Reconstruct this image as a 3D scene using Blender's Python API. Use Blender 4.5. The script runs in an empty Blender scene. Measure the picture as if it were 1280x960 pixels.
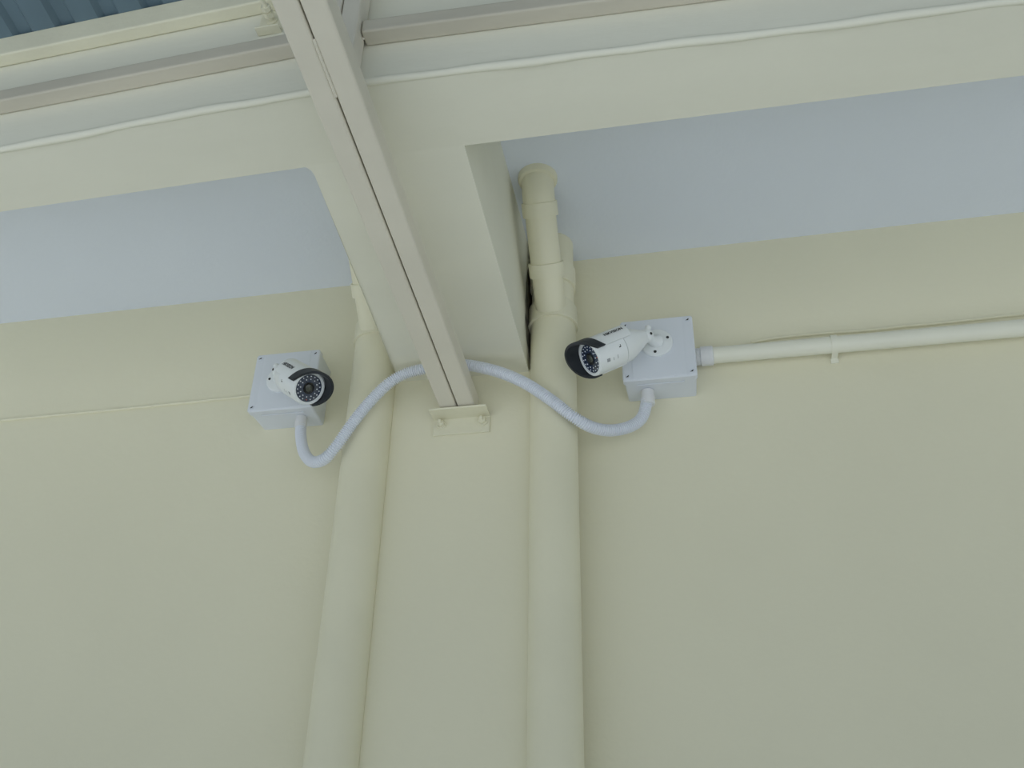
import bpy, math, random
from mathutils import Vector as V, Matrix

random.seed(4)
scene = bpy.context.scene
col = scene.collection

# ------------------------------------------------------------------ camera
cam_d = bpy.data.cameras.new('camera')
cam = bpy.data.objects.new('camera', cam_d)
col.objects.link(cam)
CAM = V((0.0, -2.05, 1.6))
R_ = V((0.98180, 0.18900, 0.01790)).normalized()
F_ = V((-0.16830, 0.82320, 0.54230)).normalized()
U_ = R_.cross(F_).normalized()
R_ = F_.cross(U_).normalized()
m = Matrix((R_, U_, -F_)).transposed().to_4x4()
m.translation = CAM
cam.matrix_world = m
cam_d.sensor_width = 36.0
cam_d.lens = 1261.57 / 1280 * 36.0
cam_d.clip_start = 0.05
cam_d.clip_end = 200
scene.camera = cam

# ------------------------------------------------------------------ world, sun, exposure
w = bpy.data.worlds.new('world')
scene.world = w
w.use_nodes = True
bg = w.node_tree.nodes['Background']
bg.inputs[0].default_value = (0.76, 0.92, 1.0, 1)
bg.inputs[1].default_value = 0.24
sun_d = bpy.data.lights.new('sun', 'SUN')
sun_d.energy = 5.2
sun_d.angle = math.radians(12)
sun_d.color = (0.95, 0.975, 0.985)
sun = bpy.data.objects.new('sun', sun_d)
col.objects.link(sun)
sun.rotation_euler = (math.radians(22), math.radians(-8), 0)
scene.view_settings.view_transform = 'Standard'
scene.view_settings.look = 'None'
scene.view_settings.gamma = 1.0
scene.view_settings.use_curve_mapping = False
scene.view_settings.exposure = 0.02
scene.cycles.max_bounces = 10
scene.cycles.diffuse_bounces = 8

# ------------------------------------------------------------------ materials
def mat(name, color, rough=0.6, var=0.0, var_scale=3.0, bump=0.0, bump_scale=80.0, spec=0.3,
        stretch=(1, 1, 1), metallic=0.0, dark=None, coat=0.0):
    mt = bpy.data.materials.new(name)
    mt.use_nodes = True
    nt = mt.node_tree
    b = nt.nodes['Principled BSDF']
    b.inputs['Base Color'].default_value = (*color, 1)
    b.inputs['Roughness'].default_value = rough
    b.inputs['Specular IOR Level'].default_value = spec
    b.inputs['Metallic'].default_value = metallic
    b.inputs['Coat Weight'].default_value = coat
    tc = nt.nodes.new('ShaderNodeTexCoord')
    mp = nt.nodes.new('ShaderNodeMapping')
    mp.inputs['Scale'].default_value = stretch
    nt.links.new(tc.outputs['Object'], mp.inputs['Vector'])
    if var > 0:
        n = nt.nodes.new('ShaderNodeTexNoise')
        n.inputs['Scale'].default_value = var_scale
        n.inputs['Detail'].default_value = 5
        nt.links.new(mp.outputs[0], n.inputs['Vector'])
        r = nt.nodes.new('ShaderNodeValToRGB')
        r.color_ramp.elements[0].position = 0.3
        r.color_ramp.elements[1].position = 0.7
        lo = dark if dark else tuple(c * (1 - var) for c in color)
        hi = tuple(min(1, c * (1 + var * 0.5)) for c in color)
        r.color_ramp.elements[0].color = (*lo, 1)
        r.color_ramp.elements[1].color = (*hi, 1)
        nt.links.new(n.outputs['Fac'], r.inputs['Fac'])
        nt.links.new(r.outputs['Color'], b.inputs['Base Color'])
    if bump > 0:
        n2 = nt.nodes.new('ShaderNodeTexNoise')
        n2.inputs['Scale'].default_value = bump_scale
        n2.inputs['Detail'].default_value = 4
        nt.links.new(mp.outputs[0], n2.inputs['Vector'])
        bp = nt.nodes.new('ShaderNodeBump')
        bp.inputs['Strength'].default_value = bump
        bp.inputs['Distance'].default_value = 0.004
        nt.links.new(n2.outputs['Fac'], bp.inputs['Height'])
        nt.links.new(bp.outputs[0], b.inputs['Normal'])
    return mt

CREAM = (0.78, 0.75, 0.585)
M = {}
M['wall'] = mat('wall_cream', CREAM, 0.7, 0.03, 1.6, 0.18, 60)
M['beam'] = mat('beam_cream', (0.77, 0.76, 0.655), 0.65, 0.04, 4.0, 0.35, 26, stretch=(0.35, 1, 1))
M['ceil'] = mat('ceiling_white', (0.755, 0.80, 0.885), 0.8, 0.02, 2.0, 0.2, 70)
M['pipe'] = mat('pipe_cream', (0.78, 0.75, 0.58), 0.42, 0.04, 5.0, 0.08, 30, spec=0.4)
M['steel'] = mat('steel_beige', (0.68, 0.645, 0.555), 0.45, 0.05, 6.0, 0.15, 45, spec=0.4)
M['tube'] = mat('steel_tan', (0.59, 0.555, 0.465), 0.5, 0.10, 9.0, 0.25, 55, stretch=(0.3, 1, 1))
M['cleat'] = mat('steel_cream', (0.76, 0.735, 0.58), 0.5, 0.05, 8.0, 0.25, 90)
M['rough'] = mat('dark_mottled', (0.22, 0.21, 0.17), 0.95, 0.5, 22.0, 0.8, 60, dark=(0.05, 0.048, 0.04))
M['box'] = mat('box_grey_plastic', (0.70, 0.735, 0.80), 0.42, 0.02, 6, 0.03, 200, spec=0.4)
M['adapter'] = mat('adapter_plastic', (0.74, 0.745, 0.76), 0.45, 0.06, 30, 0.1, 120)
M['flex'] = mat('flex_white', (0.76, 0.79, 0.86), 0.4, 0.02, 10, spec=0.4)
M['conduit'] = mat('conduit_white', (0.79, 0.785, 0.68), 0.4, 0.03, 6, 0.05, 60, spec=0.4)
M['white'] = mat('camera_white', (0.80, 0.83, 0.85), 0.28, 0.01, 10, spec=0.5)
M['black'] = mat('visor_black', (0.022, 0.026, 0.032), 0.45, 0.1, 30, spec=0.4)
M['print'] = mat('print_black', (0.02, 0.02, 0.025), 0.6, 0.05, 50)
M['printgrey'] = mat('print_grey', (0.38, 0.40, 0.43), 0.6, 0.3, 400)
M['glass'] = mat('glass_dark_blue', (0.030, 0.045, 0.085), 0.12, 0.1, 60, spec=0.7, coat=0.5)
M['lensblack'] = mat('lens_black', (0.012, 0.013, 0.014), 0.3, 0.1, 60)
M['lens'] = mat('lens_glass', (0.055, 0.060, 0.048), 0.2, 0.1, 40, spec=0.6, coat=0.2)
M['led'] = mat('led_clear', (0.80, 0.83, 0.90), 0.2, 0.05, 60)
M['ledred'] = mat('led_red', (0.45, 0.12, 0.10), 0.3, 0.05, 60)
M['screw'] = mat('screw_metal', (0.20, 0.20, 0.20), 0.4, 0.2, 200, metallic=0.6)
M['hole'] = mat('screw_dark', (0.03, 0.03, 0.03), 0.6, 0.2, 200)
M['roof'] = mat('roof_blue_metal', (0.115, 0.175, 0.215), 0.5, 0.12, 3.0, spec=0.4, stretch=(3, 0.5, 1))
M['ground'] = mat('ground_concrete', (0.54, 0.56, 0.57), 0.9, 0.08, 0.8, 0.3, 20)

# ------------------------------------------------------------------ mesh helpers
class MB:
    def __init__(s):
        s.v = []; s.f = []
    def add(s, vs, fs):
        o = len(s.v)
        s.v += [V(v) for v in vs]
        s.f += [tuple(i + o for i in f) for f in fs]
        return s
    def box(s, lo, hi, ax=None, o=None):
        x0, y0, z0 = lo; x1, y1, z1 = hi
        vs = [V(p) for p in ((x0,y0,z0),(x1,y0,z0),(x1,y1,z0),(x0,y1,z0),(x0,y0,z1),(x1,y0,z1),(x1,y1,z1),(x0,y1,z1))]
        if ax: vs = [V(o) + ax[0]*v.x + ax[1]*v.y + ax[2]*v.z for v in vs]
        return s.add(vs, [(0,3,2,1),(4,5,6,7),(0,1,5,4),(1,2,6,5),(2,3,7,6),(3,0,4,7)])
    def rings(s, rings, cap=True):
        n = len(rings[0]); o = len(s.v)
        for r in rings: s.v += [V(p) for p in r]
        for i in range(len(rings) - 1):
            for j in range(n):
                a = o + i*n + j; b = o + i*n + (j+1) % n
                s.f.append((a, b, b + n, a + n))
        if cap:
            s.f.append(tuple(o + j for j in reversed(range(n))))
            e = o + (len(rings)-1)*n
            s.f.append(tuple(e + j for j in range(n)))
        return s
    def lathe(s, prof, o, axis, n=28, ref=None):
        """prof: list of (distance along axis, radius)"""
        a, t, b = frame(axis, ref)
        o = V(o)
        rs = []
        for z, r in prof:
            rs.append([o + a*z + (t*math.cos(2*math.pi*k/n) + b*math.sin(2*math.pi*k/n))*max(r, 1e-5) for k in range(n)])
        return s.rings(rs)
    def tube(s, pts, rad, n=14):
        pts = [V(p) for p in pts]
        if not isinstance(rad, (list, tuple)): rad = [rad]*len(pts)
        t0 = (pts[1]-pts[0]).normalized()
        _, t, b = frame(t0)
        rs = []; prev = t0
        for i, p in enumerate(pts):
            d = (pts[min(i+1, len(pts)-1)] - pts[max(i-1, 0)]).normalized()
            q = prev.rotation_difference(d)
            t = q @ t; b = q @ b; prev = d
            rs.append([p + (t*math.cos(2*math.pi*k/n) + b*math.sin(2*math.pi*k/n))*rad[i] for k in range(n)])
        return s.rings(rs)
    def prism(s, poly, d):
        d = V(d)
        return s.rings([[V(p) for p in poly], [V(p)+d for p in poly]])
    def build(s, name, material, parent=None, smooth=False, bevel=0.0, kind=None):
        org = parent_origin(parent)
        me = bpy.data.meshes.new(name)
        me.from_pydata([tuple(v - org) for v in s.v], [], s.f)
        me.validate()
        import bmesh
        bm = bmesh.new(); bm.from_mesh(me)
        bmesh.ops.recalc_face_normals(bm, faces=bm.faces)
        bm.to_mesh(me); bm.free()
        me.materials.append(material)
        o = bpy.data.objects.new(name, me)
        col.objects.link(o)
        if parent: o.parent = parent
        if smooth:
            me.shade_smooth()
            me.set_sharp_from_angle(angle=math.radians(smooth if smooth is not True else 40))
        if bevel:
            md = o.modifiers.new('bevel', 'BEVEL')
            md.width = bevel; md.segments = 3; md.limit_method = 'ANGLE'; md.angle_limit = math.radians(40)
        if kind: o['kind'] = kind
        return o

def parent_origin(p):
    o = V((0, 0, 0))
    while p is not None:
        o += p.location; p = p.parent
    return o

def frame(axis, ref=None):
    a = V(axis).normalized()
    r = V(ref) if ref is not None else (V((0, 0, 1)) if abs(a.z) < 0.9 else V((1, 0, 0)))
    t = (r - a*r.dot(a)).normalized()
    return a, t, a.cross(t).normalized()

def tag(o, label, cat=None, group=None, kind=None):
    o['label'] = label
    if cat: o['category'] = cat
    if group: o['group'] = group
    if kind: o['kind'] = kind
    return o

def thing(name, loc, label, cat, group=None):
    o = bpy.data.objects.new(name, None)
    o.empty_display_size = 0.05
    col.objects.link(o)
    o.location = loc
    return tag(o, label, cat, group)

def struct(o, label):
    o['kind'] = 'structure'; o['label'] = label
    return o

def crom(pts, n=10):
    P = [V(p) for p in pts]
    P = [P[0]*2 - P[1]] + P + [P[-1]*2 - P[-2]]
    out = []
    for i in range(1, len(P)-2):
        for k in range(n):
            t = k/n
            a, b, c, d = P[i-1], P[i], P[i+1], P[i+2]
            out.append(0.5*((2*b) + (c-a)*t + (2*a-5*b+4*c-d)*t*t + (3*b-a-3*c+d)*t**3))
    out.append(P[-2])
    return out

def resample(pts, step):
    out = [pts[0]]; acc = 0.0
    for a, b in zip(pts, pts[1:]):
        L = (b-a).length; s = step - acc
        while s <= L:
            out.append(a.lerp(b, s/L)); s += step
        acc = L - (s - step)
    return out

# ------------------------------------------------------------------ the setting
XL, XR = -3.4, 3.2
ZC = 3.32
YP = -0.06                      # pilaster face
struct(MB().box((XL, 0, 0), (XR, 0.2, 3.7)).build('wall_back', M['wall']), 'cream painted rear wall carrying both cameras and the drain pipes')
struct(MB().box((-30, -40, -0.1), (30, 0.2, 0)).build('floor', M['ground']), 'pale concrete ground below the canopy')
struct(MB().box((XL, -0.80, ZC), (XR, 0.0, ZC+0.12)).build('ceiling', M['ceil']), 'white painted soffit slab between wall and front beam')
PX0, PX1 = -0.690, -0.366
struct(MB().box((-0.7020, YP, 0), (-0.3580, 0, 2.950)).build('wall_pilaster', M['wall'], bevel=0.004), 'shallow cream pilaster between the two drain pipes')

def zu(y): return 2.942 + (3.0 - 2.942) * (YP - y) / (0.75 + YP)   # sloping underside of the bracket beam
out = [(PX0, 0.0), (PX0+0.001, YP), (-0.676, -0.55), (-0.6715, -0.725), (-0.674, -0.737), (-0.680, -0.745), (-0.692, -0.7535),
       (PX1-0.001, -0.7535), (PX1, YP), (PX1, 0.0)]
cb = MB()
lowr = [V((x, y, zu(min(y, YP)))) for x, y in out]
topr = [V((x, y, ZC+0.01)) for x, y in out]
cb.rings([lowr, topr])
cant = struct(cb.build('trim_bracket_beam', M['beam']), 'cream concrete bracket beam running from pilaster to front beam')

def yfront(x): return -0.926 + (0.046*(-0.526-x) if x < -0.526 else 0.024*(x+0.526))
def yinner(x): return -0.7495 + (0.019*(-0.526-x) if x < -0.526 else 0.007*(x+0.526))
bb = MB()
rs = []
for x in (XL, -0.526, XR):
    yf, yi = yfront(x), yinner(x)
    rs.append([V((x, yi, 3.0)), V((x, yf+0.004, 3.0)), V((x, yf, 3.004)), V((x, yf, 3.5)), V((x, yi, 3.5))])
beam = struct(bb.rings(rs).build('trim_front_beam', M['beam'], smooth=20), 'long cream concrete front beam with a drip bead along its lower edge')
pts = []; rad = []
x = XL
while x < XR:
    pts.append(V((x, yfront(x)+0.0042 + 0.0012*math.sin(x*9.1), 3.0042 + 0.0012*math.sin(x*13.7+1)+0.0008*math.sin(x*37))))
    rad.append(0.0078 + 0.0008*math.sin(x*21))
    x += 0.03
MB().tube(pts, rad, 10).build('drip_bead', M['beam'], beam, smooth=True)
# a dark mottled strip where the bracket beam meets the wall behind the right pipe
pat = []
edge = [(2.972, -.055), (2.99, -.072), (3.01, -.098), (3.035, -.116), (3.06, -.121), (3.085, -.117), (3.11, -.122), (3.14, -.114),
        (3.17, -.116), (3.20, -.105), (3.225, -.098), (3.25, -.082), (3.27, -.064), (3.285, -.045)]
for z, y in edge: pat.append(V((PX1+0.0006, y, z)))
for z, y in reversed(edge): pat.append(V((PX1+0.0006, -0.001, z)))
MB().prism(pat, (0.0010, 0, 0)).build('dark_patch', M['rough'], cant)

# ------------------------------------------------------------------ roof sheets and purlins
SL = math.tan(math.radians(8.6))
def zroof(y): return 3.31 + (-0.95 - y)*SL
roof = bpy.data.objects.new('roof', None); col.objects.link(roof); roof.location = (0, -0.95, 3.31)
struct(roof, 'blue grey ribbed metal canopy roof above the front beam')
pitch = 0.098
def roof_sheet(x0, nrib):
    prof = []
    for k in range(nrib):
        xx = x0 + k*pitch
        prof += [(xx, 0), (xx+0.050, 0), (xx+0.060, 0.011), (xx+0.088, 0.011)]
    prof.append((x0 + nrib*pitch + 0.012, 0))
    mb = MB()
    y0, y1 = -0.72, -3.0
    a = [V((px, y0, zroof(y0)+pz)) for px, pz in prof] + [V((px, y0, zroof(y0)+pz+0.0012)) for px, pz in reversed(prof)]
    b = [V((px, y1, zroof(y1)+pz)) for px, pz in prof] + [V((px, y1, zroof(y1)+pz+0.0012)) for px, pz in reversed(prof)]
    return mb.rings([a, b]).build('roof_sheet', M['roof'], roof)
for k in range(7):
    roof_sheet(XL + k*0.098*10, 10)

def along_beam(name, x0, x1, off0, off1, z0, z1, material, label, cat, group=None, bevel=0.004):
    mb = MB(); rr = []
    xs = [x0, x1] if not (x0 < -0.526 < x1) else [x0, -0.526, x1]
    for x in xs:
        yf = yfront(x)
        rr.append([V((x, yf-off0, z0)), V((x, yf-off1, z0)), V((x, yf-off1, z1)), V((x, yf-off0, z1))])
    o = mb.rings(rr).build(name, material, bevel=bevel)
    if label: tag(o, label, cat, group)
    return o
g = 'tan steel tubes along the front beam'
along_beam('steel_tube', XL, -0.583, 0.0008, 0.034, 3.098, 3.131, M['tube'], 'tan square steel tube fixed along the beam, left of the double strut', 'steel tube', g)
along_beam('steel_tube', -0.511, XR, 0.0008, 0.034, 3.094, 3.127, M['tube'], 'tan square steel tube fixed along the beam, right of the double strut', 'steel tube', g)
along_beam('roof_purlin', XL, XR, 0.0008, 0.030, 3.250, 3.308, M['cleat'], 'cream steel purlin directly under the blue roof sheets', 'purlin')

# cleat with bolt holding the purlin
cl = thing('purlin_cleat', (-0.71, yfront(-0.71), 3.2), 'small cream cleat with a protruding bolt at the top left of the strut', 'cleat')
yc = yfront(-0.71)
MB().box((-0.737, yc-0.005, 3.186), (-0.689, yc-0.0005, 3.249)).build('plate', M['cleat'], cl, bevel=0.0015)
MB().box((-0.737, yc-0.020, 3.183), (-0.689, yc-0.0005, 3.187)).build('flange', M['cleat'], cl, bevel=0.0015)
bo = MB().lathe([(0, .0105), (.003, .0105), (.0031, .0045), (.052, .0045), (.053, .003)], (-0.712, yc-.005, 3.216), (0, -1, 0), 20).build('bolt', M['cleat'], cl, smooth=True)
MB().lathe([(.012, .010), (.022, .010)], (-0.712, yc-.005, 3.216), (0, -1, 0), 6).build('nut', M['cleat'], bo)
MB().lathe([(.026, .0095), (.034, .0095)], (-0.712, yc-.005, 3.216), (0, -1, 0), 6).build('nut', M['cleat'], bo)

# ------------------------------------------------------------------ double steel strut with post
GX = -0.5275
SS = 0.083
SA = V((0, -1, SS)).normalized(); SN = V((0, SS, 1)).normalized(); SX = V((1, 0, 0))
S0 = V((GX, -0.066, 2.8285))
st = thing('roof_strut', (GX, -0.114, 2.831), 'beige double channel strut rising outward from the wall bracket past the beam', 'strut')
for sx in (-1, 1):
    a0, a1 = (0.0013, 0.0425) if sx > 0 else (-0.0425, -0.0013)
    MB().box((a0, 0, 0), (a1, 2.5, 0.050), (SX, SA, SN), S0).build('channel', M['steel'], st, bevel=0.005)
wd = []
for i in range(21):
    wd.append(S0 + SA*(0.917 + i*0.0055) + SN*(0.0015+0.0008*math.sin(i*2.3)))
MB().tube(wd, 0.0028, 8).build('weld_seam', M['steel'], st, smooth=True)
# vertical post in front of the beam
PG = -0.547
for sx in (-1, 1):
    a0, a1 = (PG+0.0012, PG+0.034) if sx > 0 else (PG-0.034, PG-0.0012)
    MB().box((a0, -0.976, 2.955), (a1, -0.931, 3.30)).build('post_channel', M['steel'], st, bevel=0.004)
wb = [V((PG-0.03+0.0066*i, -0.973+0.001*math.sin(i*1.9), 2.962+0.003*math.sin(i*1.3))) for i in range(10)]
MB().tube(wb, 0.007, 8).build('weld_bead', M['steel'], st, smooth=True)
wb = [V((-0.512+0.001*math.sin(i*2), -0.945+0.001*math.sin(i*1.7), 3.090+0.0045*i)) for i in range(9)]
MB().tube(wb, [0.0020+0.0006*math.sin(i*2.1) for i in range(9)], 8).build('weld_bead', M['steel'], st, smooth=True)

# wall bracket (angle iron) with two bolts
ab = thing('angle_bracket', (GX, YP, 2.784), 'cream angle iron bracket bolted to the pilaster under the strut', 'bracket')
BX0, BX1 = -0.594, -0.457
MB().box((BX0, YP-0.0055, 2.782), (BX1, YP-0.0005, 2.829)).build('wall_flange', M['cleat'], ab, bevel=0.0015)
MB().box((BX0, YP-0.052, 2.824), (BX1, YP-0.0005, 2.829)).build('seat_flange', M['cleat'], ab, bevel=0.0015)
for bx in (-0.574, -0.474):
    o = V((bx, YP-0.0055, 2.810))
    b = MB().lathe([(0, .0045), (.020, .0045), (.022, .003)], o, (0, -1, 0), 16).build('bolt', M['cleat'], ab, smooth=True)
    MB().lathe([(0, .0125), (.0025, .0125)], o, (0, -1, 0), 24).build('washer', M['cleat'], b, smooth=True)
    MB().lathe([(.0025, .0095), (.011, .0095), (.013, .008)], o, (0, -1, 0), 6).build('nut', M['cleat'], b)

# ------------------------------------------------------------------ drain pipes
def drain(px, label):
    py = -0.070
    d = thing('drain_pipe', (px, py, 0), label, 'drain pipe', 'painted drain pipes beside the pilaster')
    o = V((px, py, 0)); up = (0, 0, 1)
    MB().lathe([(0.0, .055), (3.07, .055)], o, up, 40).build('main_pipe', M['pipe'], d, smooth=True)
    MB().lathe([(3.055, .0555), (3.056, .0605), (3.060, .0612), (3.064, .0600), (3.108, .0600), (3.118, .054), (3.122, .050)], o, up, 40).build('collar', M['pipe'], d, smooth=35)
    MB().lathe([(3.10, .0525), (ZC, .0525)], o, up, 36).build('riser', M['pipe'], d, smooth=True)
    MB().lathe([(3.172, .053), (3.174, .0575), (3.232, .0575), (3.236, .053)], o, up, 36).build('riser_coupling', M['pipe'], d, smooth=35)
    a = V((px, -0.080, 3.065)); e = V((px+0.003, -0.300, 3.265)); ax = (e-a).normalized()
    L = (e-a).length
    MB().tube([a, e], 0.037, 30).build('branch_pipe', M['pipe'], d, smooth=True)
    for c in (0.1325, 0.277):
        MB().lathe([(c-.0175, .037), (c-.017, .0425), (c+.017, .0425), (c+.0175, .037)], a, ax, 32).build('branch_coupling', M['pipe'], d, smooth=35)
    el = [a.lerp(e, 0.93), e]
    for k in range(1, 7):
        t = k/6
        el.append(e + ax*0.036*math.sin(t*0.82)/0.82*0.9 + V((0, 0, 1))*0.024*t*t)
    el.append(V((el[-1].x, el[-1].y, ZC)))
    MB().tube(el, 0.0385, 30).build('elbow', M['pipe'], d, smooth=True)
    c = el[-1]
    MB().lathe([(0, .047), (-.010, .047), (-.016, .0445), (-.018, .039)], c, up, 32).build('ceiling_socket', M['pipe'], d, smooth=35)
    return d
drain(-0.305, 'cream drain pipe right of the pilaster with its angled branch and couplings in view')
drain(-0.7535, 'cream drain pipe left of the pilaster, its upper end hidden by the bracket beam')

# ------------------------------------------------------------------ junction boxes
YL = -0.095
def rrect(cx, cz, w, h, r, y, n=5):
    out = []
    for sx, sz, a0 in ((1, 1, 0), (-1, 1, 90), (-1, -1, 180), (1, -1, 270)):
        for k in range(n+1):
            a = math.radians(a0 + 90*k/n)
            out.append(V((cx + sx*(w/2-r) + r*math.cos(a), y, cz + sz*(h/2-r) + r*math.sin(a))))
    return out
def junction_box(cx, cz, label, knock):
    b = thing('junction_box', (cx, 0, cz), label, 'junction box', 'square plastic junction boxes behind the cameras')
    W, H = 0.170, 0.170
    MB().rings([rrect(cx, cz, W-.011, H-.006, .005, -0.0005), rrect(cx, cz, W-.005, H-.005, .006, YL+.018)]).build('body', M['box'], b, smooth=30)
    lid = MB().rings([rrect(cx, cz, W, H, .007, YL+.0185), rrect(cx, cz, W, H, .007, YL+.003), rrect(cx, cz, W-.004, H-.004, .006, YL+.0005), rrect(cx, cz, W-.007, H-.007, .005, YL)]).build('lid', M['box'], b, smooth=30)
    MB().rings([rrect(cx, cz, W-.046, H-.006, .003, YL+.001), rrect(cx, cz, W-.046, H-.006, .003, YL-.0012), rrect(cx, cz, W-.049, H-.009, .003, YL-.0018)]).build('raised_panel', M['box'], lid, smooth=30)
    MB().box((cx-W/2+.03, YL+.022, cz-H/2-.0005), (cx+W/2-.03, YL+.026, cz-H/2+.004)).build('rib', M['box'], b, bevel=.001)
    for sx in (-1, 1):
        for sz in (-1, 1):
            o = V((cx+sx*(W/2-.0115), YL, cz+sz*(H/2-.0125)))
            s = MB().lathe([(-.0005, .0062), (.0010, .0062), (.0012, .0052), (.0004, .0050), (.0003, .0044), (.0008, .004)], o, (0, -1, 0), 18).build('lid_screw', M['box'], b, smooth=30)
            MB().box((-.0038, -.0011, -.0009), (.0038, -.0008, .0009), (V((.8, 0, .6)), V((0, 1, 0)), V((-.6, 0, .8))), o).build('slot', M['hole'], s)
            MB().lathe([(.0008, .0018), (.00105, .0018)], o + V((0.0008, 0, -0.0006)), (0, -1, 0), 10).build('recess', M['hole'], s)
    for kx in knock:
        MB().lathe([(0, .0125), (.0008, .0125), (.0008, .0112), (.0002, .011)], (cx+kx, -0.040, cz-H/2+.0048), (0, 0.07, -1), 20).build('knockout', M['box'], b, smooth=30)
    return b
junction_box(-0.0550, 2.9525, 'square grey junction box joined to the rigid conduit on the right wall', (0.045,))
junction_box(-0.9790, 2.9600, 'square grey junction box on the left wall beside the drain pipe', (-0.05, -0.01))

# ------------------------------------------------------------------ security cameras
def text_mesh(body):
    cu = bpy.data.curves.new('tmp', 'FONT')
    cu.body = body; cu.size = 1.0; cu.shear = 0.18; cu.offset = 0.03; cu.resolution_u = 2
    o = bpy.data.objects.new('tmp', cu); col.objects.link(o)
    dg = bpy.context.evaluated_depsgraph_get(); dg.update()
    me = o.evaluated_get(dg).to_mesh()
    vs = [(v.co.x, v.co.y) for v in me.vertices]; fs = [tuple(p.vertices) for p in me.polygons]
    bpy.data.objects.remove(o); bpy.data.curves.remove(cu)
    x0 = min(v[0] for v in vs); x1 = max(v[0] for v in vs); y0 = min(v[1] for v in vs); y1 = max(v[1] for v in vs)
    return [((x-x0)/(x1-x0), (y-y0)/(y1-y0)) for x, y in vs], fs

TXT = text_mesh('HIKVISION')

def camera_thing(base, rear, front, topdir, label, text_side, disc_rot, knobdir):
    base, rear, front = V(base), V(rear), V(front)
    a, t, b = frame(front - rear, topdir)        # a forward, t centre of the sun shield, b sideways
    th = thing('security_camera', base, label, 'security camera', 'bullet security cameras on junction boxes')
    def P(r, ang, z): return front + a*z + (t*math.cos(ang) + b*math.sin(ang))*r
    # mount
    mp = MB().lathe([(0, .0375), (.004, .0375), (.0065, .0355), (.0085, .024), (.0095, .019)], base, (0, -1, 0), 40).build('base_plate', M['white'], th, smooth=35)
    for k in range(3):
        an = math.radians(disc_rot + 120*k)
        o = base + V((math.cos(an)*.0275, -.0072, math.sin(an)*.0275))
        MB().lathe([(-.002, .0036), (.0012, .0036)], o, (0, -1, 0), 14).build('screw', M['hole'], mp, smooth=True)
    j = rear
    sd = (j - base)
    MB().tube([base + V((0, -.007, 0)), base + sd*.45, base + sd*.8, j], [.0185, .0120, .0115, .0125], 24).build('stem', M['white'], th, smooth=True)
    ball = MB().lathe([(-.0165*math.cos(math.pi*k/12), .0165*math.sin(math.pi*k/12)) for k in range(13)], j, (0, -1, 0), 24).build('ball_joint', M['white'], th, smooth=True)
    kd = V(knobdir).normalized()
    MB().lathe([(.008, .007), (.024, .007), (.026, .0055)], j, kd, 18).build('locking_knob', M['white'], th, smooth=35)
    for an in (-0.9, 0.9):
        dd = (kd*-0.25 + V((math.sin(an), -0.75, 0.1))).normalized()
        MB().lathe([(.0150, .0034), (.0172, .0034)], j, dd, 12).build('set_screw', M['hole'], ball, smooth=True)
    # body
    L = (front - rear).length
    MB().lathe([(-L+.002, .012), (-L+.010, .017), (-L+.022, .0225), (-L+.045, .032), (-L+.062, .0385), (-.079, .0402)], front, a, 44).build('rear_housing', M['white'], th, smooth=35)
    MB().lathe([(-.0795, .0385), (-.0782, .0385)], front, a, 44).build('seam_ring', M['hole'], th, smooth=True)
    fb = MB().lathe([(-.0780, .0390), (-.0775, .0407), (-.006, .0407), (-.001, .0398), (0, .0385), (0, .0335), (-.003, .0328), (-.010, .0325)], front, a, 48).build('front_housing', M['white'], th, smooth=35)
    gl = MB().lathe([(-.008, .0327), (-.0022, .0327), (-.0022, .0150)], front, a, 44).build('front_glass', M['glass'], th, smooth=35)
    lr = MB().lathe([(-.004, .0140), (-.0010, .0140), (-.0008, .0128), (-.0016, .0090), (-.002, .0085)], front, a, 32).build('lens_ring', M['lensblack'], th, smooth=35)
    MB().lathe([(-.004, .0092), (-.0018, .0090), (-.0008, .0064), (-.0003, .003), (-.0002, .0005)], front, a, 28).build('lens', M['lens'], lr, smooth=60)
    led = MB()
    for n, rr, ph in ((18, .0282, 0.0), (12, .0213, 0.15)):
        for k in range(n):
            an = 2*math.pi*k/n + ph
            if n == 18 and k == 11: continue
            c = P(rr, an, 0)
            led.lathe([(-.0024, .0016), (-.0017, .0015), (-.0012, .0009), (-.0011, .0002)], c, a, 8)
    led.build('led_ring', M['led'], gl, smooth=True, kind='stuff')
    MB().lathe([(-.0024, .0018), (-.0014, .0016)], P(.0282, 2*math.pi*11/18, 0), a, 10).build('sensor', M['ledred'], gl)
    # sun shield: white shell and black front hood
    SP = math.radians(114); N = 40
    def zf(an): return -0.006 + 0.040*max(0.0, math.cos(an/SP*math.pi/2))**0.8
    def zb(an): return zf(an) - (0.020 + 0.015*max(0.0, math.cos(an/SP*math.pi/2)))
    def shell(name, z0, z1, r0, r1, material, nz=6):
        mb = MB(); o_ = []; 
        for lay, rr in ((0, r0), (1, r1)):
            for i in range(N+1):
                an = -SP + 2*SP*i/N
                for k in range(nz+1):
                    z = z0(an) + (z1(an)-z0(an))*k/nz
                    o_.append(P(rr, an, z))
        w_ = nz+1; lay_n = (N+1)*w_
        fs = []
        for i in range(N):
            for k in range(nz):
                q = i*w_+k
                fs.append((q, q+1, q+w_+1, q+w_)); fs.append((lay_n+q, lay_n+q+w_, lay_n+q+w_+1, lay_n+q+1))
        for i in range(N):
            for k in (0, nz):
                q = i*w_+k
                fs.append((q, q+w_, lay_n+q+w_, lay_n+q))
        for k in range(nz):
            for i in (0, N):
                q = i*w_+k
                fs.append((q, q+1, lay_n+q+1, lay_n+q))
        return mb.add(o_, fs).build(name, material, th, smooth=40)
    def zr(an): return -0.098 - 0.014*math.cos(an/SP*math.pi/2)
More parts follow.
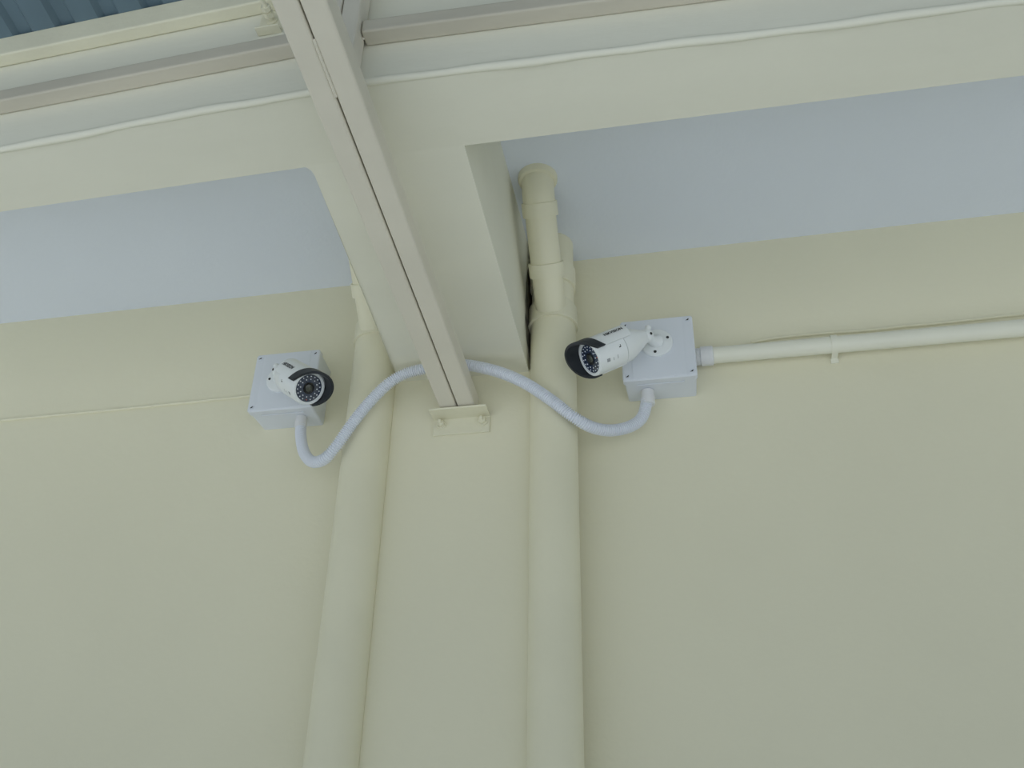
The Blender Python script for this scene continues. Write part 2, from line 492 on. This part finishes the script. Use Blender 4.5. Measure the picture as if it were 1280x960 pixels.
    sh = shell('sun_shield', zr, zb, .0415, .0455, M['white'])
    shell('shield_hood', zb, zf, .0416, .0478, M['black'])
    # flat printed lettering on the side of the shield
    vs, fs = TXT
    TL, TH = .053, .0105
    an0 = text_side * math.radians(80)
    z_a = -0.041                                   # end of the word nearest the lens
    rr = .0462
    lv = []
    for u, v in vs:
        # up of the letters points to the shield crest
        an = an0 - text_side*(v-0.5)*TH/rr
        z = z_a - u*TL if text_side < 0 else z_a - (1-u)*TL
        lv.append(P(rr, an, z))
    me = MB().add(lv, fs).build('lettering', M['print'], sh)
    tag(me, 'black maker lettering on the white shield')
    # small printed marks on the lower body
    an1 = text_side * math.radians(150)
    def mark(name, z0, z1, w0, w1, material):
        mb = MB(); q = []
        for k in range(5):
            an = an1 + text_side*(w0 + (w1-w0)*k/4)/.0409
            q.append((P(.0409, an, z0), P(.0409, an, z1)))
        for (p0, p1), (p2, p3) in zip(q, q[1:]):
            mb.add([p0, p1, p3, p2], [(0, 1, 2, 3)])
        mb.build(name, material, fb)
    mark('print_mark', -.018, -.027, .004, .012, M['printgrey'])
    mark('print_mark', -.036, -.0375, .006, .013, M['printgrey'])
    mark('print_mark', -.048, -.0495, .004, .013, M['printgrey'])
    mark('print_mark', -.058, -.0620, -.012, -.0095, M['print'])
    mark('print_mark', -.062, -.0635, -.016, -.010, M['print'])
    return th

def img(deg):
    return R_*math.cos(math.radians(deg)) + U_*math.sin(math.radians(deg))

camera_thing((-0.0565, YL-.0018, 2.9632), (-0.0773, -0.145, 2.9533), (-0.2031, -0.2032, 2.8638), img(178),
             'white bullet camera with black hood pointing left, on the right junction box', -1, 20, (0.25, -0.1, 1))
camera_thing((-0.9854, YL-.0018, 2.9609), (-0.9704, -0.145, 2.9528), (-0.8561, -0.2078, 2.8517), img(32),
             'white bullet camera with black hood showing its lens, on the left junction box', 1, 180, (-0.5, 0.1, 0.8))

# ------------------------------------------------------------------ conduits and cables
YF = -0.146
def at(px, py, Y):          # a sight line met with the plane at depth Y, used to lay out the loose cables
    d = F_ + R_*((px-640)/1261.57) + U_*((480-py)/1261.57)
    return CAM + d*((Y-CAM.y)/d.y)
fx = [(377, 524, -.045), (376, 545, -.050), (380, 565, -.075), (390, 577, -.105), (405, 574, -.128), (420, 558, -.140), (440, 530, YF),
      (460, 505, YF), (485, 480, YF), (507, 467, YF), (530, 461, YF), (556, 456, YF), (580, 456, YF), (605, 460, YF), (632, 468, YF),
      (660, 481, YF), (690, 501, YF), (715, 520, -.134), (740, 534, -.105), (765, 538, -.078), (790, 532, -.055), (804, 519, -.045), (810, 500, -.042)]
path = [at(*q) for q in fx]
path[0].z = 2.868; path[-1].z = 2.860
fc = thing('flexible_conduit', path[11], 'white corrugated flexible conduit draped between the two junction boxes behind the strut', 'conduit')
cp = resample(crom(path, 16), 0.0013)
prof = (0.0108, 0.0140, 0.0140, 0.0108)
MB().tube(cp, [prof[i % 4] for i in range(len(cp))], 14).build('corrugated_hose', M['flex'], fc, smooth=25)
for p0, p1, r in ((path[-1]+V((0, 0, .0085)), path[-1]+V((0.000, 0, -.028)), .0160), (path[0]+V((0, 0, .0085)), path[0]+V((.0005, -.001, -.022)), .0150)):
    ax = (p1-p0); l = ax.length
    MB().lathe([(0, r*.93), (l*.35, r*.93), (l*.36, r), (l*.93, r*.97), (l, r*.9)], p0, ax, 24).build('end_adapter', M['adapter'], fc, smooth=35)

cz0, cz1 = 2.9605, 2.9585
rc = thing('rigid_conduit', (0.09, -0.030, cz0), 'straight white rigid conduit running right from the junction box', 'conduit')
MB().tube([(0.055, -.030, cz0), (0.7, -.030, cz1), (XR, -.030, cz1)], 0.0200, 28).build('pipe', M['conduit'], rc, smooth=True)
MB().lathe([(0, .0205), (.014, .0205), (.0145, .0235), (.042, .0235), (.044, .0205)], (0.028, -.030, cz0), (1, 0, 0), 28).build('box_adapter', M['adapter'], rc, smooth=35)
for k in range(3):
    MB().lathe([(0, .0206), (.0008, .0218), (.0016, .0206)], (0.032+.0035*k, -.030, cz0), (1, 0, 0), 28).build('thread_ring', M['adapter'], rc, smooth=35)

# clip round the conduit
CX = 0.347
kc = thing('conduit_clip', (CX, 0, cz0-.02), 'small white saddle clip holding the rigid conduit to the wall', 'clip')
mb = MB(); rs_ = []
for i in range(17):
    an = math.radians(-90 - 180*i/16) if False else math.radians(90 + 180*i/16)
    # arc in the YZ plane, open towards the wall
    cy, cz = -.030 + math.cos(an)*1.0*0, cz0
    dy, dz = math.cos(an), math.sin(an)
    rs_.append([V((CX-.007, -.030+dy*.0198, cz+dz*.0198)), V((CX+.007, -.030+dy*.0198, cz+dz*.0198)), V((CX+.007, -.030+dy*.0222, cz+dz*.0222)), V((CX-.007, -.030+dy*.0222, cz+dz*.0222))])
mb.rings(rs_).build('strap', M['conduit'], kc, smooth=40)
MB().box((CX-.007, -.031, cz0-.0222), (CX+.007, -.0005, cz0-.0198)).build('arm', M['conduit'], kc, bevel=.0006)
MB().box((CX-.007, -.031, cz0+.0198), (CX+.007, -.0005, cz0+.0222)).build('arm', M['white'], kc, bevel=.0006)
MB().box((CX-.009, -.004, cz0-.034), (CX+.009, -.0005, cz0-.0215)).build('foot', M['conduit'], kc, bevel=.001)

cab = [(940, 430), (965, 425.5), (1000, 421.5), (1040, 418), (1065, 416.5), (1100, 413.5), (1130, 410), (1160, 407.5), (1185, 405), (1210, 402.5), (1245, 398.5), (1290, 394)]
cps = [at(x_, y_-2.2, -.0035) for x_, y_ in cab]
cps += [V((1.2, -.0035, cps[-1].z)), V((XR, -.0035, cps[-1].z))]
tag(MB().tube(crom(cps, 6), 0.0040, 8).build('thin_cable', M['pipe'], smooth=True), 'thin cream painted cable lying on the wall just above the rigid conduit', 'cable')
lc = [at(x_, y_, -.002) for x_, y_ in ((318, 494.5), (310, 495.2), (230, 503.5), (150, 511.5), (75, 518.5), (0, 525.5), (-60, 531))]
lc += [V((XL, -.002, lc[-1].z))]
tag(MB().tube(crom(lc, 6), 0.0038, 8).build('painted_cable', M['pipe'], smooth=True), 'cream painted cable bead crossing the left wall to the junction box', 'cable')
